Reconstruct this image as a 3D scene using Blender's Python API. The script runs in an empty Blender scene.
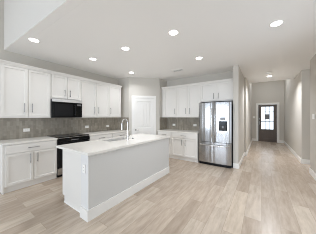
import bpy, bmesh, math
from mathutils import Vector, Matrix
R = math.radians
SC = bpy.context.scene
COL = SC.collection

# ------------------------------------------------------------------ camera
FPX, TH, Y0, H = 150.783, 34.412, 116.52, 1.402
cam = bpy.data.cameras.new('camera')
cam.sensor_fit = 'HORIZONTAL'; cam.sensor_width = 36.0
cam.lens = FPX / 316 * 36.0
cam.shift_y = (Y0 - 117) / 316
cam.clip_start = 0.02
co = bpy.data.objects.new('camera', cam); COL.objects.link(co)
co.location = (0, 0, H); co.rotation_euler = (R(90), 0, R(TH))
SC.camera = co

# ------------------------------------------------------------------ world, exposure, large lights
SC.view_settings.view_transform = 'Standard'
SC.view_settings.look = 'None'
SC.view_settings.gamma = 1.0
SC.view_settings.use_curve_mapping = False
SC.view_settings.exposure = 0.18
w = bpy.data.worlds.new('daylight'); SC.world = w; w.use_nodes = True
w.node_tree.nodes['Background'].inputs[0].default_value = (0.86, 0.93, 1.0, 1)
w.node_tree.nodes['Background'].inputs[1].default_value = 1.1
SC.cycles.filter_width = 1.0
SC.cycles.max_bounces = 14
SC.cycles.diffuse_bounces = 10
SC.cycles.sample_clamp_indirect = 6.0

def rect_light(name, loc, rot, sx, sy, power, col=(0.80, 0.915, 1.06)):
    l = bpy.data.lights.new(name, 'AREA'); l.shape = 'RECTANGLE'
    l.size = sx; l.size_y = sy; l.energy = power; l.color = col
    o = bpy.data.objects.new(name, l); COL.objects.link(o)
    o.location = loc; o.rotation_euler = rot
    return o
# daylight coming in through the living room windows behind the camera
WIN_REAR = [(-3.2, 1.7), (-0.9, 1.7)]
for wx, ww in WIN_REAR:
    rect_light('rear_window_daylight', (wx, -4.62, 1.25), (R(90), 0, 0), ww - .1, 1.8, 76)
rect_light('added_side_fill', (1.0, 2.3, 1.3), (R(90), 0, R(90)), 2.3, 2.1, 8)  # unseen light added to lift the island side
# daylight at the glazed front door, then unseen fill lights added to brighten the foyer and side passage
rect_light('front_door_daylight', (.27, 10.60, 1.35), (R(-90), 0, 0), .9, 1.6, 8)
rect_light('added_foyer_fill', (.27, 8.9, 3.66), (0, 0, 0), .4, .4, 13, (.93, .96, 1))
rect_light('added_passage_fill', (2.0, 5.65, 2.77), (0, 0, 0), .2, .2, 4, (.93, .96, 1))
LAMP_W = 5.2
LEFT_W, BACK_W = 3.2, 7.0       # dimmers: left row, back row
HALL_W = 27.0
NEAR_HALL_W = 9.0
LENS_E = 9.0

# ------------------------------------------------------------------ materials
def mat(name, col, rough=.5, metal=0.0, spec=.5, coat=0.0):
    m = bpy.data.materials.new(name); m.use_nodes = True
    b = m.node_tree.nodes['Principled BSDF']
    b.inputs['Base Color'].default_value = (*col, 1)
    b.inputs['Roughness'].default_value = rough
    b.inputs['Metallic'].default_value = metal
    b.inputs['Specular IOR Level'].default_value = spec
    b.inputs['Coat Weight'].default_value = coat
    return m
def srgb(r, g, b):
    f = lambda c: (c / 255 / 12.92) if c / 255 < .04045 else ((c / 255 + .055) / 1.055) ** 2.4
    return (f(r), f(g), f(b))
def nt(m): return m.node_tree.nodes, m.node_tree.links, m.node_tree.nodes['Principled BSDF']

def speckle(m, c1, c2, scale, rough=None, bump=0.0, stretch=(1, 1, 1)):
    n, l, b = nt(m)
    tc = n.new('ShaderNodeTexCoord'); mp = n.new('ShaderNodeMapping'); mp.inputs['Scale'].default_value = stretch
    no = n.new('ShaderNodeTexNoise'); no.inputs['Scale'].default_value = scale; no.inputs['Detail'].default_value = 4
    cr = n.new('ShaderNodeMix'); cr.data_type = 'RGBA'
    cr.inputs['A'].default_value = (*c1, 1); cr.inputs['B'].default_value = (*c2, 1)
    l.new(tc.outputs['Object'], mp.inputs['Vector']); l.new(mp.outputs[0], no.inputs['Vector'])
    l.new(no.outputs['Fac'], cr.inputs['Factor']); l.new(cr.outputs['Result'], b.inputs['Base Color'])
    if bump:
        bp = n.new('ShaderNodeBump'); bp.inputs['Strength'].default_value = bump; bp.inputs['Distance'].default_value = .002
        l.new(no.outputs['Fac'], bp.inputs['Height']); l.new(bp.outputs[0], b.inputs['Normal'])
    return m

WALL = speckle(mat('greige_wall_paint', (.6, .6, .6), .75), srgb(203, 199, 191), srgb(206, 202, 195), 60, bump=.05)
CEIL = speckle(mat('ceiling_paint', (.7, .7, .7), .85), srgb(241, 240, 238), srgb(243, 242, 240), 60, bump=.08)
STEP_LIT = speckle(mat('lit_step_wall_paint', (.7, .7, .7), .8), srgb(216, 213, 208), srgb(219, 216, 211), 60, bump=.05)  # wall paint made paler; missing high rear light is put into its colour
TRIM = speckle(mat('white_trim_paint', (.8, .8, .8), .4), srgb(238, 237, 234), srgb(240, 239, 236), 8)
CAB = speckle(mat('white_cabinet_paint', (.8, .8, .8), .38), srgb(231, 229, 225), srgb(233, 231, 227), 8)
ISLG = speckle(mat('grey_island_paint', (.5, .5, .5), .7), srgb(207, 207, 205), srgb(210, 210, 208), 60, bump=.05)
ISLG_LIT = speckle(mat('lit_grey_island_paint', (.6, .6, .6), .5), srgb(224, 224, 224), srgb(226, 226, 226), 30)  # island grey lightened, the light on the near end put into the colour
QUARTZ = speckle(mat('white_quartz', (.8, .8, .8), .16), srgb(240, 238, 233), srgb(232, 229, 223), 22)
HANDLE = speckle(mat('polished_handle_steel', (.6, .6, .6), .2, 1.0), (.78, .78, .78), (.82, .82, .82), 15)
STRIPM = speckle(mat('bright_brushed_steel', (.7, .7, .7), .4, .8), (.72, .72, .71), (.76, .76, .75), 30)
STEEL = mat('stainless_steel', (.44, .44, .445), .27, 1.0)
n, l, b = nt(STEEL)
tc = n.new('ShaderNodeTexCoord'); mp = n.new('ShaderNodeMapping'); mp.inputs['Scale'].default_value = (4.6, 4.6, .02)
no = n.new('ShaderNodeTexNoise'); no.inputs['Scale'].default_value = 1.6; no.inputs['Detail'].default_value = 3
rm = n.new('ShaderNodeMapRange'); rm.inputs['To Min'].default_value = .15; rm.inputs['To Max'].default_value = .26
bp = n.new('ShaderNodeBump'); bp.inputs['Strength'].default_value = .6; bp.inputs['Distance'].default_value = .03
l.new(tc.outputs['Object'], mp.inputs['Vector']); l.new(mp.outputs[0], no.inputs['Vector'])
l.new(no.outputs['Fac'], rm.inputs['Value']); l.new(rm.outputs[0], b.inputs['Roughness'])
l.new(no.outputs['Fac'], bp.inputs['Height']); l.new(bp.outputs[0], b.inputs['Normal'])
NICKEL = speckle(mat('brushed_nickel', (.4, .4, .4), .32, 1.0), (.25, .245, .24), (.30, .295, .29), 30)
CHROME = speckle(mat('chrome', (.7, .7, .7), .12, 1.0), (.70, .70, .70), (.74, .74, .74), 10)
BLACK = speckle(mat('black_enamel', (.01, .01, .01), .28, spec=.14), (.010, .010, .011), (.014, .014, .015), 20)
BGLASS = speckle(mat('black_glass', (.006, .006, .006), .08, spec=.13), (.006, .006, .006), (.009, .009, .009), 12)
DARKG = speckle(mat('dark_grey_steel', (.05, .05, .05), .35, .4), (.045, .045, .047), (.055, .055, .057), 15)
PLATE = speckle(mat('white_plastic', (.85, .85, .85), .35), srgb(244, 243, 240), srgb(246, 245, 243), 10)
SLOT = speckle(mat('dark_slot', (.03, .03, .03), .6), (.03, .03, .03), (.04, .04, .04), 10)
SLOTG = speckle(mat('grey_socket_slot', (.2, .2, .2), .6), (.22, .22, .22), (.25, .25, .25), 10)
VENTD = speckle(mat('vent_shadow_grey', (.1, .1, .1), .7), (.12, .115, .11), (.14, .135, .13), 10)
DOORW = speckle(mat('dark_stained_door_wood', (.05, .04, .03), .4), srgb(84, 73, 66), srgb(100, 88, 79), 6, stretch=(6, 6, .5))
DISP = speckle(mat('grey_display', (.2, .2, .2), .2), (.13, .13, .135), (.16, .16, .165), 10)
GLASS = mat('textured_door_glass', (.6, .61, .61), .35)
n, l, b = nt(GLASS)
b.inputs['Transmission Weight'].default_value = 1.0; b.inputs['IOR'].default_value = 1.15
no = n.new('ShaderNodeTexNoise'); no.inputs['Scale'].default_value = 40
bp = n.new('ShaderNodeBump'); bp.inputs['Strength'].default_value = .2
l.new(no.outputs['Fac'], bp.inputs['Height']); l.new(bp.outputs[0], b.inputs['Normal'])
LENS = bpy.data.materials.new('lamp_lens'); LENS.use_nodes = True
n, l, b = nt(LENS)
b.inputs['Base Color'].default_value = (1, 1, 1, 1)
b.inputs['Emission Color'].default_value = (1, .98, .94, 1); b.inputs['Emission Strength'].default_value = LENS_E

# wood-look plank tile, planks along Y
FLOOR = mat('wood_plank_tile', (.5, .45, .4), .27, spec=.5)
n, l, b = nt(FLOOR)
tc = n.new('ShaderNodeTexCoord'); sp = n.new('ShaderNodeSeparateXYZ'); cb = n.new('ShaderNodeCombineXYZ')
l.new(tc.outputs['Object'], sp.inputs[0]); l.new(sp.outputs['Y'], cb.inputs['X']); l.new(sp.outputs['X'], cb.inputs['Y'])
br = n.new('ShaderNodeTexBrick'); br.offset = .37; br.offset_frequency = 2
br.inputs['Color1'].default_value = (0, 0, 0, 1); br.inputs['Color2'].default_value = (1, 1, 1, 1)
br.inputs['Mortar'].default_value = (.5, .5, .5, 1)
br.inputs['Scale'].default_value = 1.0; br.inputs['Mortar Size'].default_value = .0022; br.inputs['Mortar Smooth'].default_value = .3
br.inputs['Brick Width'].default_value = 1.22; br.inputs['Row Height'].default_value = .2; br.inputs['Bias'].default_value = 0.0
l.new(cb.outputs[0], br.inputs['Vector'])
ramp = n.new('ShaderNodeValToRGB')
e = ramp.color_ramp.elements
e[0].position = 0; e[0].color = (*srgb(176, 161, 145), 1)
e[1].position = 1; e[1].color = (*srgb(206, 192, 175), 1)
x = e.new(.5); x.color = (*srgb(193, 178, 162), 1)
x = e.new(.78); x.color = (*srgb(199, 186, 171), 1)
l.new(br.outputs['Color'], ramp.inputs['Fac'])
# grain, shifted per plank so that it breaks at the joints
mp = n.new('ShaderNodeMapping'); mp.inputs['Scale'].default_value = (2.0, 11, 1)
ad = n.new('ShaderNodeVectorMath'); ad.operation = 'MULTIPLY_ADD'; ad.inputs[1].default_value = (7, 3, 5)
l.new(br.outputs['Color'], ad.inputs[0]); l.new(cb.outputs[0], ad.inputs[2]); l.new(ad.outputs[0], mp.inputs['Vector'])
no = n.new('ShaderNodeTexNoise'); no.inputs['Scale'].default_value = 1.7; no.inputs['Detail'].default_value = 7; no.inputs['Roughness'].default_value = .62
l.new(mp.outputs[0], no.inputs['Vector'])
gr = n.new('ShaderNodeValToRGB'); ge = gr.color_ramp.elements
ge[0].position = .28; ge[0].color = (.70, .67, .645, 1); ge[1].position = .66; ge[1].color = (1.05, 1.05, 1.05, 1)
l.new(no.outputs['Fac'], gr.inputs['Fac'])
mx = n.new('ShaderNodeMix'); mx.data_type = 'RGBA'; mx.blend_type = 'MULTIPLY'; mx.inputs['Factor'].default_value = .85
l.new(ramp.outputs[0], mx.inputs['A']); l.new(gr.outputs[0], mx.inputs['B'])
mj = n.new('ShaderNodeMix'); mj.data_type = 'RGBA'; mj.inputs['B'].default_value = (*srgb(160, 146, 130), 1)
l.new(br.outputs['Fac'], mj.inputs['Factor']); l.new(mx.outputs['Result'], mj.inputs['A'])
l.new(mj.outputs['Result'], b.inputs['Base Color'])
bp = n.new('ShaderNodeBump'); bp.inputs['Strength'].default_value = .12; bp.inputs['Distance'].default_value = .004
l.new(no.outputs['Fac'], bp.inputs['Height']); l.new(bp.outputs[0], b.inputs['Normal'])

# taupe picket tile, tall narrow tiles set in half-drop columns
TILE = mat('taupe_picket_tile', (.25, .24, .22), .3)
n, l, b = nt(TILE)
tc = n.new('ShaderNodeTexCoord'); sp = n.new('ShaderNodeSeparateXYZ'); cb = n.new('ShaderNodeCombineXYZ'); add = n.new('ShaderNodeMath')
l.new(tc.outputs['Object'], sp.inputs[0]); l.new(sp.outputs['X'], add.inputs[0]); l.new(sp.outputs['Y'], add.inputs[1])
l.new(sp.outputs['Z'], cb.inputs['X']); l.new(add.outputs[0], cb.inputs['Y'])
br = n.new('ShaderNodeTexBrick'); br.offset = .5
br.inputs['Color1'].default_value = (*srgb(138, 131, 119), 1); br.inputs['Color2'].default_value = (*srgb(162, 155, 142), 1)
br.inputs['Mortar'].default_value = (*srgb(146, 139, 128), 1)
br.inputs['Scale'].default_value = 1.0; br.inputs['Mortar Size'].default_value = .0025
br.inputs['Brick Width'].default_value = .20; br.inputs['Row Height'].default_value = .05
l.new(cb.outputs[0], br.inputs['Vector'])
no = n.new('ShaderNodeTexNoise'); no.inputs['Scale'].default_value = 14; no.inputs['Detail'].default_value = 3
mx = n.new('ShaderNodeMix'); mx.data_type = 'RGBA'; mx.blend_type = 'OVERLAY'; mx.inputs['Factor'].default_value = .35
l.new(tc.outputs['Object'], no.inputs['Vector'])
l.new(br.outputs['Color'], mx.inputs['A']); l.new(no.outputs['Color'], mx.inputs['B'])
bw = n.new('ShaderNodeRGBToBW'); l.new(no.outputs['Color'], bw.inputs[0]); l.new(bw.outputs[0], mx.inputs['B'])
l.new(mx.outputs['Result'], b.inputs['Base Color'])
bp = n.new('ShaderNodeBump'); bp.inputs['Strength'].default_value = .4; bp.inputs['Distance'].default_value = .003; bp.invert = True
l.new(br.outputs['Fac'], bp.inputs['Height']); l.new(bp.outputs[0], b.inputs['Normal'])

# ------------------------------------------------------------------ mesh helpers
class MB:
    def __init__(s): s.bm = bmesh.new()
    def box(s, x0, x1, y0, y1, z0, z1, bev=0.0, rot=None):
        g = bmesh.ops.create_cube(s.bm, size=1.0)['verts']
        for v in g:
            v.co = Vector(((x0 + x1) / 2 + v.co.x * (x1 - x0), (y0 + y1) / 2 + v.co.y * (y1 - y0), (z0 + z1) / 2 + v.co.z * (z1 - z0)))
        if bev:
            es = list({e for v in g for e in v.link_edges})
            bmesh.ops.bevel(s.bm, geom=es, offset=bev, segments=2, affect='EDGES', profile=.5)
        return s
    def shaker(s, x0, x1, z0, z1, yb, t, rail=.06, deep=.015):
        """framed door: slab from y=yb (back) to y=yb-t (front) with a recessed flat panel"""
        g = bmesh.ops.create_cube(s.bm, size=1.0)['verts']
        for v in g:
            v.co = Vector(((x0 + x1) / 2 + v.co.x * (x1 - x0), yb - t / 2 + v.co.y * t, (z0 + z1) / 2 + v.co.z * (z1 - z0)))
        ff = [f for f in {f for v in g for f in v.link_faces} if f.normal.y < -.9 or all(abs(v.co.y - (yb - t)) < 1e-6 for v in f.verts)]
        s.bm.normal_update()
        es = [e for e in ff[0].edges]
        bmesh.ops.inset_region(s.bm, faces=ff, thickness=rail, depth=0)
        bmesh.ops.inset_region(s.bm, faces=ff, thickness=.004, depth=-deep)
        return s
    def cyl(s, p0, p1, r, r2=None, seg=20, caps=True):
        p0, p1 = Vector(p0), Vector(p1); d = p1 - p0
        q = Vector((0, 0, 1)).rotation_difference(d.normalized()).to_matrix().to_4x4()
        bmesh.ops.create_cone(s.bm, cap_ends=caps, segments=seg, radius1=r, radius2=r if r2 is None else r2, depth=d.length,
                              matrix=Matrix.Translation((p0 + p1) / 2) @ q)
        return s
    def tube(s, pts, r, seg=10):
        pts = [Vector(p) for p in pts]; rings = []
        prev = None
        for i, p in enumerate(pts):
            t = (pts[min(i + 1, len(pts) - 1)] - pts[max(i - 1, 0)]).normalized()
            if prev is None:
                a = t.orthogonal().normalized()
            else:
                a = (prev - t * prev.dot(t)).normalized()
            prev = a; bb = t.cross(a)
            rings.append([s.bm.verts.new(p + (a * math.cos(k / seg * 2 * math.pi) + bb * math.sin(k / seg * 2 * math.pi)) * r) for k in range(seg)])
        for i in range(len(rings) - 1):
            for k in range(seg):
                s.bm.faces.new((rings[i][k], rings[i][(k + 1) % seg], rings[i + 1][(k + 1) % seg], rings[i + 1][k]))
        s.bm.faces.new(rings[0][::-1]); s.bm.faces.new(rings[-1])
        return s
    def prism(s, poly, axis, a0, a1):
        """extrude a 2-D polygon along an axis ('x': poly=(y,z), 'y': poly=(x,z), 'z': poly=(x,y))"""
        def P(u, v, a): return {'x': (a, u, v), 'y': (u, a, v), 'z': (u, v, a)}[axis]
        A = [s.bm.verts.new(P(u, v, a0)) for u, v in poly]; B = [s.bm.verts.new(P(u, v, a1)) for u, v in poly]
        s.bm.faces.new(A[::-1]); s.bm.faces.new(B)
        k = len(poly)
        for i in range(k): s.bm.faces.new((A[i], A[(i + 1) % k], B[(i + 1) % k], B[i]))
        return s
    def build(s, name, m, parent=None, smooth=False, loc=None, rotz=None):
        bmesh.ops.recalc_face_normals(s.bm, faces=s.bm.faces[:])
        me = bpy.data.meshes.new(name); s.bm.to_mesh(me); s.bm.free()
        me.materials.append(m)
        if smooth:
            for p in me.polygons: p.use_smooth = True
            try: me.set_sharp_from_angle(angle=R(35))
            except Exception: pass
        o = bpy.data.objects.new(name, me); COL.objects.link(o)
        if parent: o.parent = parent
        if loc is not None: o.location = loc
        if rotz is not None: o.rotation_euler = (0, 0, rotz)
        return o

def thing(name, label, cat, loc=(0, 0, 0), rotz=0.0, group=None):
    o = bpy.data.objects.new(name, None); COL.objects.link(o)
    o.empty_display_size = .1
    o.location = loc; o.rotation_euler = (0, 0, rotz)
    o['label'] = label; o['category'] = cat
    if group: o['group'] = group
    return o
def tag(o, label, cat, group=None):
    o['label'] = label; o['category'] = cat
    if group: o['group'] = group
    return o
def struct(o, label=None, cat=None):
    o['kind'] = 'structure'
    if label: o['label'] = label; o['category'] = cat
    return o
def at(px, py, **k):
    """point of the room (height Z or plane X / Y) seen in a given direction - used to measure fixture positions"""
    th = R(TH); c, s = math.cos(th), math.sin(th)
    a = (px - 158) / FPX; bb = (Y0 - py) / FPX
    d = Vector((-s + a * c, c + a * s, bb))
    t = k['X'] / d.x if 'X' in k else k['Y'] / d.y if 'Y' in k else (k['Z'] - H) / d.z
    return Vector((0, 0, H)) + d * t

# ------------------------------------------------------------------ the room
XW, YB, ZC = -4.425, 5.056, 2.79          # left wall, back wall, kitchen ceiling
XH0, XH1, YF = -0.505, 0.994, 10.31       # hall walls, front wall
ZL, ZF = 4.3, 3.7                         # living room and foyer ceilings
YS = 7.4                                  # where it steps up to the foyer
struct(MB().box(-4.6, 2.7, -4.9, 10.5, -.12, 0).build('floor', FLOOR), 'light wood-look plank floor running through kitchen and hall', 'floor')
YDL, YDR = .774, .987                     # the step runs slightly askew from the left wall to the right wall
struct(MB().prism([(-4.6, YDL + .12), (1.13, YDR + .12), (2.7, YDR + .12), (2.7, YS), (-4.6, YS)], 'z', ZC, ZC + .12).build('ceiling', CEIL), 'flat off-white kitchen ceiling with recessed lights', 'ceiling')
hd = MB().prism([(-4.6, YDL), (1.13, YDR), (1.13, YDR + .119), (-4.6, YDL + .119)], 'z', ZC, ZL).build('wall_header', STEP_LIT)
hd.data.materials.append(CEIL)                # its underside is part of the painted ceiling
for f in hd.data.polygons:
    if f.normal.z < -.9: f.material_index = 1
struct(hd, 'upright step of wall between kitchen ceiling and higher ceiling', 'wall')
struct(MB().box(-4.6, 1.13, -4.9, YDR + .12, ZL, ZL + .12).build('ceiling_living', CEIL))
struct(MB().box(-.8, 1.3, YS, YS + .12, ZC + .12, ZF).build('wall_foyer_header', WALL))
struct(MB().box(-.8, 1.3, YS, 10.5, ZF, ZF + .12).build('ceiling_foyer', CEIL))
struct(MB().box(XW - .15, XW, -4.75, 3.81 + .12, 0, ZL).build('wall_left', WALL), 'greige wall behind the range and left cabinets', 'wall')
# pantry block: short return, angled wall with the door, short return
PA, PB = Vector((-3.85, 3.81, 0)), Vector((-3.05, 4.55, 0))
struct(MB().box(XW, PA.x, 3.81, 3.93, 0, ZC).build('wall_return', WALL), 'short wall at the end of the left cabinet run', 'wall')
PD = (PB - PA); PL = PD.length; PANG = math.atan2(PD.y, PD.x)
S0, S1 = .165, .885                       # door opening along the angled wall
struct(MB().prism([(0, 0), (S0, 0), (S0, 2.07), (S1, 2.07), (S1, 0), (PL, 0), (PL, ZC), (0, ZC)], 'y', 0, .12)
       .build('wall_pantry', WALL, loc=PA, rotz=PANG), 'angled corner wall holding the white pantry door', 'wall')
struct(MB().box(PB.x - .12, PB.x, 4.55 + .02, YB + .1, 0, ZC).build('wall_pantry_side', WALL))
struct(MB().box(PB.x, XH0 - .13, YB, YB + .14, 0, ZC).build('wall_back', WALL), 'greige wall behind the refrigerator and back cabinets', 'wall')
YE = 4.55
struct(MB().box(XH0 - .13, XH0, YE, 6.17, 0, ZC).build('wall_hall_left', WALL), 'wall end and hall wall beside the refrigerator', 'wall')
struct(MB().box(XH0 - .13, -.44, 6.17, YF, 0, ZF).build('wall_foyer_left', WALL))
DX0, DX1, DZ = -.15, .70, 2.06
struct(MB().prism([(-.75, 0), (DX0 - .02, 0), (DX0 - .02, DZ + .02), (DX1 + .02, DZ + .02), (DX1 + .02, 0), (1.2, 0), (1.2, ZF), (-.75, ZF)], 'y', YF, YF + .16)
       .build('wall_far', WALL), 'greige end wall around the dark front door', 'wall')
struct(MB().prism([(XH1, 6.15), (2.6, 6.15), (2.6, 6.28), (XH1 + .14, 6.28), (XH1 + .14, YF), (XH1, YF)], 'z', 0, ZF if False else ZC)
       .build('wall_hall_right', WALL), 'right hall wall running to the front door', 'wall')
struct(MB().box(XH1, XH1 + .14, YS, YF, ZC, ZF).build('wall_foyer_right', WALL))
q = MB().prism([(XH1, 3.5), (XH1 + .13, 3.5), (XH1 + .13, 5.06), (2.6, 5.06), (2.6, 5.19), (XH1, 5.19)], 'z', 0, ZC)
q.box(XH1, XH1 + .13, -4.75, 1.1, 0, ZC).box(XH1, XH1 + .13, 1.1, 3.5, 2.4, ZC).box(XH1, XH1 + .13, 1.1, 3.5, 0, .2)  # the side opening is added to let in more light
struct(q.build('wall_right', WALL), 'near right wall with a switch plate before the side passage', 'wall')
struct(MB().box(XH1, XH1 + .13, -4.75, YDR + .12, ZC, ZL).build('wall_right_upper', WALL))
struct(MB().box(2.6, 2.7, 5.06, 6.28, 0, ZC).build('wall_passage_end', WALL))
# living room back wall with its two window openings
xs = [XW - .15]
for wx, ww in WIN_REAR: xs += [wx - ww / 2, wx + ww / 2]
xs.append(XH1 + .13)
mb = MB()
mb.box(xs[0], xs[-1], -4.9, -4.75, 0, .3); mb.box(xs[0], xs[-1], -4.9, -4.75, 2.2, ZL)
for i in range(0, len(xs), 2): mb.box(xs[i], xs[i + 1], -4.9, -4.75, .3, 2.2)
struct(mb.build('wall_rear', WALL))

# baseboards
BH, BT = .135, .016
def board(name, x0, x1, y0, y1, label=None):
    m_ = MB().box(x0, x1, y0, y1, 0, BH, .004)
    return struct(m_.build(name, TRIM), label, 'baseboard' if label else None)
board('baseboard_hall_left', XH0, XH0 + BT, YE, 6.17, 'white baseboard along the hall wall past the refrigerator')
board('baseboard_wall_end', XH0 - .13, XH0 + BT, YE - BT, YE, 'white baseboard wrapping the wall end beside the refrigerator')
board('baseboard_jog', XH0, -.44 + BT, 6.17 - BT, 6.17)
board('baseboard_foyer_left', -.44, -.44 + BT, 6.17, YF)
board('baseboard_far_left', -.44 + BT, DX0 - .10, YF - BT, YF)
board('baseboard_far_right', DX1 + .10, XH1 - BT, YF - BT, YF)
board('baseboard_hall_right', XH1 - BT, XH1, 6.15, YF, 'white baseboard along the right hall wall')
board('baseboard_passage', XH1 - BT, 2.6, 6.15 - BT, 6.15, 'white baseboard in the side passage')
board('baseboard_right', XH1 - BT, XH1, -4.7, 5.19, 'white baseboard under the switch plate wall')
board('baseboard_right_end', XH1 - BT, 2.6, 5.19, 5.19 + BT)
board('baseboard_left', XW, XW + BT, -4.7, .6)

# ------------------------------------------------------------------ doors of the house
# pantry door
pd = thing('door_1', 'white two-panel pantry door in the angled corner wall', 'door', PA, PANG); pd['kind'] = 'structure'
mb = MB()
t0, t1 = S0 + .006, S1 - .006
mb.box(t0, t1, .036, .062, .008, 2.062, .001)
px0, px1 = t0 + .10, t1 - .10
for a_ in ((t0, px0, .008, 2.062), (px1, t1, .008, 2.062), (px0, px1, .008, .20), (px0, px1, .86, 1.00), (px0, px1, 1.95, 2.062)):
    mb.box(a_[0], a_[1], .002, .0365, a_[2], a_[3])
mb.build('door_slab', TRIM, pd)
def boards(z0, z1):
    q = MB(); x0, x1 = px0 + .042, px1 - .042; k = 4; wd = (x1 - x0) / k
    for i in range(k): q.box(x0 + i * wd + .010, x0 + (i + 1) * wd - .010, .008, .0355, z0, z1, .003)
    q.box(x0 + .011, x1 - .011, .030, .0357, z0 + .002, z1 - .002)
    return q
boards(1.042, 1.908).build('upper_panel', TRIM, pd)
boards(.242, .818).build('lower_panel', TRIM, pd)
cs = MB(); cw = .072
cs.prism([(S0 - cw, 0), (S0 + .004, 0), (S0 + .004, 2.066), (S1 - .004, 2.066), (S1 - .004, 0), (S1 + cw, 0), (S1 + cw, 2.07 + cw), (S0 - cw, 2.07 + cw)], 'y', -.018, -.001)
cs.build('door_casing', TRIM, pd)
lv = MB().cyl((t0 + .065, .002, .93), (t0 + .065, -.008, .93), .028).cyl((t0 + .065, -.008, .93), (t0 + .065, -.045, .93), .010)
lv.tube([(t0 + .065, -.045, .93), (t0 + .10, -.047, .93), (t0 + .175, -.043, .928)], .009)
lv.build('lever_handle', NICKEL, pd, smooth=True)

# front door
fd = thing('door_2', 'dark wood front door with a tall glass light at the end of the hall', 'door', ((DX0 + DX1) / 2, YF, 0)); fd['kind'] = 'structure'
hw = (DX1 - DX0) / 2
gx0, gx1, gz0, gz1 = -.285, .275, .69, 1.95
mb = MB()
# stile and rail frame round the glass, one closed ring
def ring(q, ox0, ox1, oz0, oz1, ix0, ix1, iz0, iz1, y0, y1):
    v = {}
    for y in (y0, y1):
        for tag_, (xx0, xx1, zz0, zz1) in (('o', (ox0, ox1, oz0, oz1)), ('i', (ix0, ix1, iz0, iz1))):
            v[tag_, y] = [q.bm.verts.new((a, y, c)) for a, c in ((xx0, zz0), (xx1, zz0), (xx1, zz1), (xx0, zz1))]
    for i in range(4):
        j = (i + 1) % 4
        q.bm.faces.new((v['o', y0][i], v['o', y0][j], v['i', y0][j], v['i', y0][i]))
        q.bm.faces.new((v['o', y1][j], v['o', y1][i], v['i', y1][i], v['i', y1][j]))
        q.bm.faces.new((v['o', y0][j], v['o', y0][i], v['o', y1][i], v['o', y1][j]))
        q.bm.faces.new((v['i', y0][i], v['i', y0][j], v['i', y1][j], v['i', y1][i]))
    return q
ring(mb, -hw + .004, hw - .004, .012, DZ - .004, gx0, gx1, gz0, gz1, .05, .095).build('door_slab', DOORW, fd)
ring(MB(), gx0 - .03, gx1 + .03, gz0 - .03, gz1 + .03, gx0 + .005, gx1 - .005, gz0 + .005, gz1 - .005, .038, .05).build('glass_moulding', DOORW, fd)
ring(MB(), gx0 - .02, gx1 + .02, .13, .56, gx0 + .03, gx1 - .03, .18, .51, .036, .05).build('lower_moulding', DOORW, fd)
MB().box(gx0 + .05, gx1 - .05, .040, .05, .20, .49, .004).build('lower_panel', DOORW, fd)
MB().box(gx0 + .001, gx1 - .001, .068, .076, gz0 + .001, gz1 - .001).build('glass', GLASS, fd)
gc = (gx0 + gx1) / 2
mg = MB()
for gxx in (gc - .09, gc + .09): mg.box(gxx - .016, gxx + .016, .056, .066, gz0, gz1)
for z in (1.12, 1.66): mg.box(gx0, gx1, .055, .065, z - .016, z + .016)
mg.build('muntin_bars', DARKG, fd)
MB().box(gc - .115, gc + .115, .046, .054, 1.25, 1.53, .004).build('square_plaque', DISP, fd)
lk = MB().box(-hw + .04, -hw + .085, .036, .05, .92, 1.14, .006).cyl((-hw + .0625, .036, 1.0), (-hw + .0625, -.01, 1.0), .010)
lk.tube([(-hw + .0625, -.01, 1.0), (-hw + .10, -.012, 1.0), (-hw + .165, -.008, .998)], .009)
lk.build('lever_handle', NICKEL, fd, smooth=True)
MB().cyl((-hw + .0625, .05, 1.27), (-hw + .0625, .025, 1.27), .032).build('deadbolt', NICKEL, fd, smooth=True)
cs = MB(); cw = .085
cs.prism([(-hw - cw - .012, 0), (-hw - .012, 0), (-hw - .012, DZ + .012), (hw + .012, DZ + .012), (hw + .012, 0), (hw + cw + .012, 0), (hw + cw + .012, DZ + cw + .012), (-hw - cw - .012, DZ + cw + .012)], 'y', -.02, -.001)
cs.build('door_casing', TRIM, fd)
jm = MB()
jm.prism([(-hw - .019, 0), (-hw - .001, 0), (-hw - .001, DZ + .001), (hw + .001, DZ + .001), (hw + .001, 0), (hw + .019, 0), (hw + .019, DZ + .019), (-hw - .019, DZ + .019)], 'y', .001, .14)
jm.build('door_jamb', TRIM, fd)
MB().box(-hw - .0, hw + .0, .03, .15, 0, .011).build('threshold', DARKG, fd)

# ------------------------------------------------------------------ cabinets
DT = .02
def pull(parent, x, z, length, vertical, y=-DT):
    q = MB(); r = .0065; o = length / 2 - .02
    if vertical:
        q.cyl((x, y - .034, z - length / 2), (x, y - .034, z + length / 2), r, seg=12)
        for s_ in (-o, o): q.cyl((x, y, z + s_), (x, y - .034, z + s_), .005, seg=10)
    else:
        q.cyl((x - length / 2, y - .034, z), (x + length / 2, y - .034, z), r, seg=12)
        for s_ in (-o, o): q.cyl((x + s_, y, z), (x + s_, y - .034, z), .005, seg=10)
    return q.build('handle', NICKEL, parent, smooth=True)
def door(t, x0, x1, z0, z1, hx=None, hz=None, hl=.19):
    d = MB().shaker(x0, x1, z0, z1, 0, DT).build('door', CAB, t)
    if hx is not None: pull(d, hx, hz, hl, True)
    return d
def drawer(t, x0, x1, z0, z1, hl=.19):
    d = MB().box(x0, x1, -DT, 0, z0, z1, .002).build('drawer', CAB, t)
    pull(d, (x0 + x1) / 2, (z0 + z1) / 2, hl, False)
    return d
G = .0035
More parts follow.
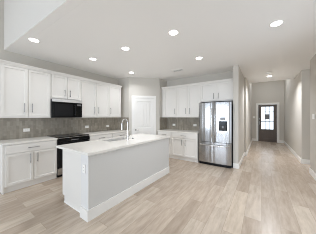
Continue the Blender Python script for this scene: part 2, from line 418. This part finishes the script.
def base_cabinet(label, loc, rotz, W, D=.6, doors=2, hinge='l', ends=False):
    # ends: finished end panel down to the floor on the left side
    t = thing('base_cabinet', label, 'cabinet', loc, rotz, 'white base cabinets')
    MB().prism([(0, .105), (D, .105), (D, .88), (0, .88)], 'x', .0005, W - .0005).build('body', CAB, t)
    MB().box(.0005, W - .0005, .028, D, .0, .104).build('toe_kick', CAB, t)
    if ends: MB().box(-.018, 0, -.004, D, 0, .88, .001).build('end_panel', CAB, t)
    e = .018
    drawer(t, e, W - e, .715, .865)
    if doors == 2:
        c = W / 2
        door(t, e, c - G / 2 - .008, .125, .695, c - .058, .575)
        door(t, c + G / 2 + .008, W - e, .125, .695, c + .058, .575)
    else:
        door(t, e, W - e, .125, .695, W - e - .03 if hinge == 'l' else e + .03, .585)
    return t
ZU0, ZU1 = 1.372, 2.405
def upper_cabinet(label, loc, rotz, W, D=.315, z0=ZU0, doors=2, hinge='l', hl=.19, splits=None, fill=0.0):
    """origin on the floor under the left front corner"""
    t = thing('wall_cabinet', label, 'cabinet', loc, rotz, 'white wall cabinets')
    MB().box(.0005, W - .0005, 0, D, z0, ZU1 + .03).build('body', CAB, t)
    MB().prism([(D, ZU1 + .03), (D, 2.478), (-.058, 2.478), (-.058, 2.46), (-.046, 2.455), (-.022, 2.42), (-.022, ZU1 + .005), (-.001, ZU1 + .005), (-.001, ZU1 + .03)], 'x', .0002, W - .0002).build('crown_moulding', CAB, t)
    e = .018; zt = ZU1 - .004; zb = z0 + .028
    hz = zb + .185 if z0 < 1.5 else zb + .045 + hl / 2
    if doors == 2:
        c = W / 2 if splits is None else splits
        door(t, e + fill, c - .009, zb, zt, c - .066, hz, hl)
        door(t, c + .009, W - e, zb, zt, c + .066, hz, hl)
    else:
        door(t, e + fill, W - e, zb, zt, W - e - .032 if hinge == 'l' else e + .032, hz, hl)
    return t
LX = -3.83         # front plane of the left base cabinets
UX = -4.10         # front plane of the left wall cabinets
Q = R(90)
YA, YR0, YR1, YP = .67, 1.532, 2.296, 3.806
base_cabinet('white base cabinet left of the black range, one wide drawer over two doors', (LX, YA, 0), Q, YR0 - YA, .59, ends=True)
base_cabinet('white base cabinet directly right of the range, half hidden behind the island', (LX, YR1, 0), Q, .76, .59)
base_cabinet('white base cabinet in the corner before the pantry wall, hidden low by the island', (LX, YR1 + .76, 0), Q, YP - YR1 - .76, .59)
U0, U1, U2, U3, U4 = .66, 1.505, 2.222, 3.14, 3.66
upper_cabinet('white two-door wall cabinet left of the microwave, at the left picture edge', (UX, U0, 0), Q, U1 - U0)
upper_cabinet('short white two-door wall cabinet directly above the black microwave', (UX, U1, 0), Q, U2 - U1, z0=1.825, hl=.17)
upper_cabinet('white two-door wall cabinet right of the microwave on the left wall', (UX, U2, 0), Q, U3 - U2)
upper_cabinet('narrow white single-door wall cabinet at right end of left wall run, near pantry', (UX, U3, 0), Q, U4 - U3, doors=1, hinge='r')
BY, BUY = 4.435, 4.725
B0, B1, B2, B3 = -3.045, -2.475, -1.59, -.642
base_cabinet('white single-door base cabinet by pantry wall, partly hidden by island end', (B0, BY, 0), 0, B1 - B0, .612, doors=1, hinge='l')
base_cabinet('white two-door base cabinet standing beside the refrigerator', (B1, BY, 0), 0, B2 - B1, .612)
upper_cabinet('white single-door wall cabinet beside the pantry wall on the back run', (B0, BUY, 0), 0, B1 - B0 + .03, .322, doors=1, hinge='l', fill=.09)
upper_cabinet('white two-door wall cabinet between single-door cabinet and refrigerator cabinet', (B1 + .03, BUY, 0), 0, B2 - B1 - .03, .322)
upper_cabinet('short white two-door wall cabinet over the stainless refrigerator', (B2, BUY, 0), 0, B3 - B2, .322, z0=1.86, hl=.17)

# countertops
CT = .034
def counter(label, x0, x1, y0, y1):
    return tag(MB().box(x0, x1, y0, y1, .881, .881 + CT, .003).build('countertop', QUARTZ), label, 'countertop', 'white quartz countertops')
counter('white quartz countertop on the cabinet left of the range', XW + .001, LX + .025, YA - .02, YR0)
counter('white quartz countertop between the range and the pantry wall', XW + .001, LX + .025, YR1, YP)
counter('white quartz countertop on the back cabinets beside the refrigerator', B0 - .001, B2 + .01, BY - .025, YB - .001)

# backsplash tile
TT = .008
mb = MB().prism([(XW + .0005, YA - .02), (XW + TT, YA - .02), (XW + TT, 3.81 - TT), (PA.x - .012, 3.81 - TT), (PA.x - .012, 3.8095), (XW + .0005, 3.8095)], 'z', .9155, 1.3715)
tag(mb.build('backsplash', TILE), 'taupe picket-tile backsplash behind the range, under the left wall cabinets', 'backsplash', 'tile backsplashes')
mb = MB().prism([(B0 - .004, 4.56), (B0 + TT, 4.56), (B0 + TT, YB - TT), (B2 + .03, YB - TT), (B2 + .03, YB - .0005), (B0 - .004, YB - .0005)], 'z', .9155, 1.3715)
tag(mb.build('backsplash', TILE), 'taupe picket-tile backsplash between pantry wall and refrigerator', 'backsplash', 'tile backsplashes')

# ------------------------------------------------------------------ range (local frame like the cabinets: x along the wall, front at y=0)
W = YR1 - YR0
rg = thing('range', 'black slide-in electric range with glass cooktop between left cabinets', 'stove', (LX, YR0, 0), Q)
g_ = .004
MB().box(g_, W - g_, .0, .575, .05, .895, .003).build('body', DARKG, rg)
MB().box(g_ - .0, W - g_, -.03, .582, .910, .926, .004).build('cooktop', BGLASS, rg)
for bx, by, br_ in ((.2, .16, .11), (.57, .16, .085), (.2, .42, .085), (.57, .42, .11)):
    q = MB(); q.cyl((bx, by, .9255), (bx, by, .9267), br_, seg=40); q.build('burner', DARKG, rg)
MB().prism([(0, .80), (-.042, .80), (-.05, .815), (-.030, .894), (0, .894)], 'x', g_, W - g_).build('control_panel', BGLASS, rg)
MB().box(g_, W - g_, -.032, -.001, .8955, .909, .003).build('front_trim', STEEL, rg)
MB().prism([(-.0435, .832), (-.0465, .832), (-.0355, .868), (-.0325, .868)], 'x', W / 2 - .09, W / 2 + .09).build('display', DISP, rg)
od = MB().box(g_, W - g_, -.04, -.001, .225, .79, .004).build('oven_door', BLACK, rg)
MB().box(.09, W - .09, -.044, -.039, .32, .66, .003).build('oven_window', BGLASS, od)
q = MB().cyl((.05, -.082, .735), (W - .05, -.082, .735), .011, seg=16)
for hx in (.07, W - .07): q.cyl((hx, -.038, .735), (hx, -.082, .735), .009, seg=12)
q.build('handle', STEEL, od, smooth=True)
MB().box(g_, W - g_, -.038, -.001, .07, .215, .004).build('storage_drawer', STEEL, rg)
MB().box(.03, W - .03, .03, .55, 0, .05).build('base_plinth', BLACK, rg)

# microwave
mw = thing('microwave', 'black over-the-range microwave with a stainless top strip', 'microwave', (UX, U1, 0), Q)
W = U2 - U1
MB().box(.003, W - .003, -.045, .315, 1.376, 1.82, .003).build('body', DARKG, mw)
MB().box(.003, W - .003, -.074, -.046, 1.758, 1.82, .003).build('vent_strip', STRIPM, mw)
dm = MB().box(.003, .545, -.075, -.046, 1.379, 1.755, .004).build('door', BGLASS, mw)
MB().box(.05, .47, -.0775, -.0752, 1.42, 1.71, .001).build('window', BLACK, dm)
q = MB().cyl((.52, -.105, 1.43), (.52, -.105, 1.71), .008, seg=12)
for hz in (1.45, 1.69): q.cyl((.52, -.074, hz), (.52, -.105, hz), .006, seg=10)
q.build('handle', BLACK, dm, smooth=True)
cp = MB().box(.548, W - .003, -.075, -.046, 1.379, 1.755, .004).build('control_panel', BGLASS, mw)
MB().box(.575, W - .03, -.0765, -.0748, 1.68, 1.725, .001).build('display', DISP, cp)

# ------------------------------------------------------------------ refrigerator
FW, FY = .90, 4.40
fr = thing('refrigerator', 'stainless french-door refrigerator with water dispenser and bottom freezer', 'refrigerator', (-1.555, FY, 0))
MB().box(.004, FW - .004, .075, .62, .03, 1.79, .006).build('body', DARKG, fr)
def bowed(x0, x1, z0, z1, bow, flip=None):
    """door slab with gently rounded vertical edges and a slightly bowed front"""
    q = MB(); k = 12; pts = [(x0, .07)]
    for i in range(k + 1):
        u = i / k; xx = x0 + (x1 - x0) * u
        edge = .016 * max(0, 1 - min(u, 1 - u) * (x1 - x0) / .03) ** 2
        pts.append((xx, -bow * math.sin(math.pi * (xx / FW)) + .012 + edge))
    pts.append((x1, .07))
    q.prism(pts, 'z', z0, z1)
    return q
ZSP = .675
dl = bowed(.004, FW / 2 - .003, ZSP + .006, 1.80, .014).build('left_door', STEEL, fr, smooth=True)
dr = bowed(FW / 2 + .003, FW - .004, ZSP + .006, 1.80, .014).build('right_door', STEEL, fr, smooth=True)
dz = bowed(.004, FW - .004, .085, ZSP - .006, .014).build('freezer_drawer', STEEL, fr, smooth=True)
def fhandle(par, hx):
    pts = [(hx, -.002, .80), (hx, -.045, .84), (hx, -.058, .98), (hx, -.062, 1.22), (hx, -.058, 1.46), (hx, -.045, 1.60), (hx, -.002, 1.64)]
    MB().tube(pts, .014, 12).build('handle', HANDLE, par, smooth=True)
fhandle(dl, FW / 2 - .045); fhandle(dr, FW / 2 + .045)
MB().tube([(.06, .004, .59), (.10, -.042, .59), (.25, -.056, .59), (.45, -.062, .59), (.65, -.056, .59), (.80, -.042, .59), (.84, .004, .59)], .015, 12).build('handle', HANDLE, dz, smooth=True)
ds = MB().box(.585, .795, -.013, .02, 1.01, 1.275, .004).build('water_dispenser', BGLASS, dr)
MB().box(.61, .77, -.017, -.0125, 1.03, 1.16, .003).build('dispenser_recess', SLOT, ds)
MB().box(.665, .715, -.024, -.016, 1.08, 1.15, .003).build('paddle', DISP, ds)
MB().box(.62, .745, -.013, .02, 1.30, 1.38, .003).build('control_display', DISP, dr)
MB().box(.02, FW - .02, .05, .55, .0, .08, .004).build('base_grille', BLACK, fr)
for hx in (.03, FW - .13): MB().box(hx, hx + .10, .04, .14, 1.79, 1.812, .004).build('hinge_cover', DARKG, fr)

# ------------------------------------------------------------------ island
IX0, IXK, IX1 = -2.74, -2.085, -1.913      # cabinet back side, knee wall, outer face
IY0, IY1 = 1.135, 3.272
isl = thing('kitchen_island', 'long kitchen island with grey outer side and white cabinet end', 'island', ((IX0 + IX1) / 2, (IY0 + IY1) / 2, 0))
ox, oy = (IX0 + IX1) / 2, (IY0 + IY1) / 2
def L(q, name, m, parent=isl, **k):
    o = q.build(name, m, parent, **k); o.location = (-ox, -oy, 0); return o
ep = 1.178
L(MB().box(IXK, IX1, IY0 + .012, IY1, 0, .88), 'knee_wall', ISLG)
L(MB().box(IXK - .002, IX1 + .002, IY0, IY0 + .012, 0, .88, .002), 'end_post', ISLG_LIT)  # end face of the knee wall, its lit tone held in the colour
L(MB().prism([(IX0, .105), (IX0 + .065, .105), (IX0 + .065, 0), (IXK - .003, 0), (IXK - .003, .88), (IX0, .88)], 'y', ep, ep + .02), 'end_panel', CAB)
L(MB().box(IX0 + .022, IXK - .001, ep + .021, 1.84, .105, .88), 'cabinet_body', CAB)
L(MB().box(IX0 + .022, IXK - .001, 1.842, 2.548, .105, .66), 'sink_cabinet_body', CAB)
L(MB().box(IX0 + .022, IXK - .001, 2.55, IY1 - .021, .105, .88), 'cabinet_body', CAB)
L(MB().prism([(IX0, .105), (IX0 + .065, .105), (IX0 + .065, 0), (IXK - .003, 0), (IXK - .003, .88), (IX0, .88)], 'y', IY1 - .02, IY1), 'end_panel', CAB)
L(MB().box(IX0 + .07, IXK - .003, ep + .021, IY1 - .021, 0, .104), 'toe_kick', CAB)
ky = [ep + .03, 1.51, 1.835, 2.195, 2.555, 2.90, IY1 - .03]
for i in range(6):
    q = MB().shaker(-(ky[i + 1] - .006), -(ky[i] + .006), .125, .865, 0, DT)
    for v in q.bm.verts: v.co = Vector((IX0 + .021 + v.co.y, -v.co.x, v.co.z))
    L(q, 'door', CAB)
ib = MB().prism([(IXK - .005, IY0 - BT), (IX1 + BT, IY0 - BT), (IX1 + BT, IY1), (IX1 + .0005, IY1), (IX1 + .0025, IY0 - .0005), (IXK - .005, IY0 - .0005)], 'z', 0, .15)
L(ib, 'baseboard', TRIM)
L(MB().prism([(ep - .012, 0), (ep - .0005, 0), (ep - .0005, .018), (ep - .006, .016)], 'x', IX0 + .066, IXK - .006), 'shoe_moulding', TRIM)
L(MB().prism([(IX1 + .0005, .881), (IX1 + .010, .881), (IX1 + .010, .862), (IX1 + .004, .855), (IX1 + .0005, .855)], 'y', IY0, IY1), 'top_trim', ISLG)

# island worktop with the sink opening
SX0, SX1, SY0, SY1 = -2.70, -2.41, 1.88, 2.50
TX0, TX1, TY0, TY1 = -2.835, -1.888, 1.118, 3.295
q = MB(); gx = [TX0, SX0, SX1, TX1]; gy = [TY0, SY0, SY1, TY1]
vv = [[[q.bm.verts.new((a, c, z)) for c in gy] for a in gx] for z in (.881, .915)]
for i in range(3):
    for j in range(3):
        if i == 1 and j == 1: continue
        q.bm.faces.new((vv[1][i][j], vv[1][i + 1][j], vv[1][i + 1][j + 1], vv[1][i][j + 1]))
        q.bm.faces.new((vv[0][i][j], vv[0][i][j + 1], vv[0][i + 1][j + 1], vv[0][i + 1][j]))
for i in range(3):
    q.bm.faces.new((vv[0][i][0], vv[0][i + 1][0], vv[1][i + 1][0], vv[1][i][0])); q.bm.faces.new((vv[0][i][3], vv[1][i][3], vv[1][i + 1][3], vv[0][i + 1][3]))
    q.bm.faces.new((vv[0][0][i], vv[1][0][i], vv[1][0][i + 1], vv[0][0][i + 1])); q.bm.faces.new((vv[0][3][i], vv[0][3][i + 1], vv[1][3][i + 1], vv[1][3][i]))
for (a, c), (d, e_) in (((1, 1), (2, 1)), ((2, 1), (2, 2)), ((2, 2), (1, 2)), ((1, 2), (1, 1))):
    q.bm.faces.new((vv[0][a][c], vv[1][a][c], vv[1][d][e_], vv[0][d][e_]))
tag(q.build('countertop', QUARTZ), 'large white quartz worktop with sink opening on the island', 'countertop', 'white quartz countertops')

# sink
sk = thing('sink', 'undermount stainless sink bowl in the island worktop', 'sink', ((SX0 + SX1) / 2, (SY0 + SY1) / 2, .68))
hx, hy = (SX1 - SX0) / 2 - .003, (SY1 - SY0) / 2 - .003
q = MB(); t_ = .004; zt = .231
ring2 = lambda h_, k_, z: [q.bm.verts.new((a * h_, c * k_, z)) for a, c in ((-1, -1), (1, -1), (1, 1), (-1, 1))]
oo, oi, ib_, ob = ring2(hx, hy, zt), ring2(hx - t_, hy - t_, zt), ring2(hx - t_ - .012, hy - t_ - .012, .004), ring2(hx - .008, hy - .008, 0)
for A, B_ in ((ob, oo), (oo, oi), (oi, ib_)):
    for i in range(4): q.bm.faces.new((A[i], A[(i + 1) % 4], B_[(i + 1) % 4], B_[i]))
q.bm.faces.new(ib_); q.bm.faces.new(ob[::-1])
SINKM = speckle(mat('sink_steel', (.7, .7, .7), .5, .6), (.70, .69, .67), (.75, .74, .72), 20)
q.build('bowl', SINKM, sk)
MB().cyl((0, 0, .004), (0, 0, .008), .045, seg=24).build('drain', CHROME, sk, smooth=True)

# faucet
fx, fy = -2.335, 2.27
fc = thing('faucet', 'chrome pull-down gooseneck faucet behind the island sink', 'faucet', (fx, fy, .9155))
MB().cyl((0, 0, 0), (0, 0, .012), .027, .025, seg=24).cyl((0, 0, .012), (0, 0, .09), .019, seg=24).build('base', CHROME, fc, smooth=True)
pts = [(0, 0, .09), (0, 0, .345)]
for i in range(1, 15):
    a = math.pi * i / 14
    pts.append((-.085 + .085 * math.cos(a), 0, .345 + .085 * math.sin(a)))
pts.append((-.172, 0, .31))
MB().tube(pts, .0125, 14).build('neck', CHROME, fc, smooth=True)
MB().cyl((-.172, 0, .312), (-.179, 0, .195), .0155, .018, seg=20).build('spray_head', CHROME, fc, smooth=True)
MB().cyl((0, .015, .06), (0, .035, .06), .012, seg=16).tube([(0, .035, .06), (.004, .05, .085), (.01, .075, .115)], .0065, 10).build('lever', NICKEL, fc, smooth=True)
sd = thing('air_switch', 'small round metal button on island worktop beside the faucet', 'button', (-2.33, 2.42, .9155))
MB().cyl((0, 0, 0), (0, 0, .008), .022, seg=24).build('base_ring', NICKEL, sd, smooth=True)
MB().cyl((0, 0, .008), (0, 0, .022), .014, .012, seg=24).build('push_button', NICKEL, sd, smooth=True)

# ------------------------------------------------------------------ outlets and switches (local: face towards -y, x to the right)
def outlet(label, loc, rotz, horizontal=True):
    t = thing('outlet_plate', label, 'outlet', loc, rotz, 'white outlet plates')
    a, c = (.0575, .036) if horizontal else (.036, .0575)
    MB().box(-a, a, -.007, -.0005, -c, c, .002).build('plate', PLATE, t)
    for s_ in (-.0195, .0195):
        dx, dz_ = (s_, 0) if horizontal else (0, s_)
        so = MB().box(dx - .015, dx + .015, -.0085, -.0068, dz_ - .015, dz_ + .015, .0005).build('socket', PLATE, t)
        MB().box(dx - .007, dx - .004, -.0092, -.0084, dz_ - .006, dz_ + .006).build('slot', SLOTG, so)
        MB().box(dx + .004, dx + .007, -.0092, -.0084, dz_ - .006, dz_ + .006).build('slot', SLOTG, so)
    return t
def switch(label, loc, rotz, gangs):
    t = thing('switch_plate', label, 'light switch', loc, rotz, 'white switch plates')
    wd = .07 + .046 * (gangs - 1)
    MB().box(-wd / 2, wd / 2, -.007, -.0005, -.058, .058, .002).build('plate', PLATE, t)
    for i in range(gangs):
        c = (i - (gangs - 1) / 2) * .046
        MB().box(c - .0165, c + .0165, -.010, -.0068, -.033, .033, .001).build('rocker', PLATE, t)
    return t
p = at(26.5, 130, X=XW + TT); outlet('white outlet on the backsplash left of the range', (XW + TT, p.y, p.z), Q)
p = at(86.8, 126.8, X=XW + TT); outlet('white outlet on the backsplash just right of the range', (XW + TT, p.y, p.z), Q)
p = at(107.7, 126, X=XW + TT); outlet('white outlet on the left-wall backsplash nearest the pantry corner', (XW + TT, p.y, p.z), Q)
p = at(174, 124.7, Y=YB - TT); outlet('white outlet on back backsplash nearer the pantry wall', (p.x, YB - TT, p.z), 0)
p = at(195, 125.2, Y=YB - TT); outlet('white outlet on back backsplash beside the refrigerator', (p.x, YB - TT, p.z), 0)
outlet('white upright outlet on the white end of the island', (-2.005, IY0, .685), 0, False)
switch('white switch plate on the end wall left of the front door', (-.345, YF, 1.36), 0, 2)
switch('white switch plate on the near right wall at the picture edge', (XH1, 4.89, 1.40), R(-90), 3)

# ------------------------------------------------------------------ ceiling fixtures
def can(label, px, py, watt=LAMP_W, first=[]):
    p = at(px, py, Z=ZC)
    if not first:
        t = thing('recessed_light', label, 'ceiling light', (p.x, p.y, ZC), 0, 'recessed ceiling lights')
        q = MB(); k = 36
        prof = [(.084, -.0005), (.084, -.004), (.078, -.007), (.071, -.005), (.069, -.0005)]
        rr = [[q.bm.verts.new((r * math.cos(2 * math.pi * i / k), r * math.sin(2 * math.pi * i / k), z)) for i in range(k)] for r, z in prof]
        for a in range(len(rr)):
            c = (a + 1) % len(rr)
            for i in range(k): q.bm.faces.new((rr[a][i], rr[a][(i + 1) % k], rr[c][(i + 1) % k], rr[c][i]))
        q.build('trim_ring', TRIM, t, smooth=True)
        MB().cyl((0, 0, -.005), (0, 0, -.001), .0685, seg=36).build('lens', LENS, t)
        first.append(t)
    else:
        s = first[0]; t = s.copy(); COL.objects.link(t); t.location = (p.x, p.y, ZC); t['label'] = label
        for ch in s.children:
            c = ch.copy(); COL.objects.link(c); c.parent = t
    la = bpy.data.lights.new('recessed_lamp', 'AREA'); la.shape = 'DISK'; la.size = .14; la.energy = watt; la.spread = R(140); la.color = (.94, .96, 1.0)
    lo = bpy.data.objects.new('recessed_lamp', la); COL.objects.link(lo); lo.location = (p.x, p.y, ZC - .012)
for lab, px, py in (
    ('recessed light nearest the left wall, above the left end of the counter', 34, 40),
    ('recessed light in the ceiling in front of the microwave cabinets', 93, 59),
    ('recessed light over the near half of the island, left of the largest', 125.5, 48.5),
    ('recessed light in the ceiling just in front of the pantry door wall', 131.5, 72.5),
    ('largest recessed light in the middle of the kitchen ceiling', 173.5, 32.5),
    ('recessed light in the ceiling in front of the refrigerator cabinets', 199, 58),
    ('recessed light at upper right, on the near side of the hall', 276.5, 23.5),
    ('recessed light at the far end of the hall ceiling before the foyer', 269.3, 76)):
    can(lab, px, py, HALL_W if py > 75 else NEAR_HALL_W if px > 260 else LEFT_W if px < 100 else BACK_W if py > 57 else LAMP_W)
p = at(268.8, 72.4, Z=ZC)
sm = thing('smoke_detector', 'small white smoke detector beside the hall recessed light', 'smoke detector', (p.x, p.y, ZC))
MB().cyl((0, 0, -.001), (0, 0, -.012), .065, seg=32).build('base', PLATE, sm, smooth=True)
MB().cyl((0, 0, -.012), (0, 0, -.036), .055, .045, seg=32).build('cover', PLATE, sm, smooth=True)
p = at(178, 70.4, Z=ZC)
vt = thing('ceiling_vent', 'small slotted air vent in the ceiling before the back cabinets', 'vent', (p.x, p.y, ZC))
q = MB(); ring(q, -.19, .19, -.10, .10, -.155, .155, -.065, .065, 0, .008)
for v in q.bm.verts: v.co = Vector((v.co.x, v.co.z, -.0005 - v.co.y))
q.build('frame', TRIM, vt)
MB().box(-.155, .155, -.065, .065, -.004, -.001).build('backing', VENTD, vt)
for i in range(5):
    yy = -.05 + i * .025
    MB().box(-.154, .154, yy - .003, yy + .003, -.0075, -.004).build('slat', TRIM, vt)
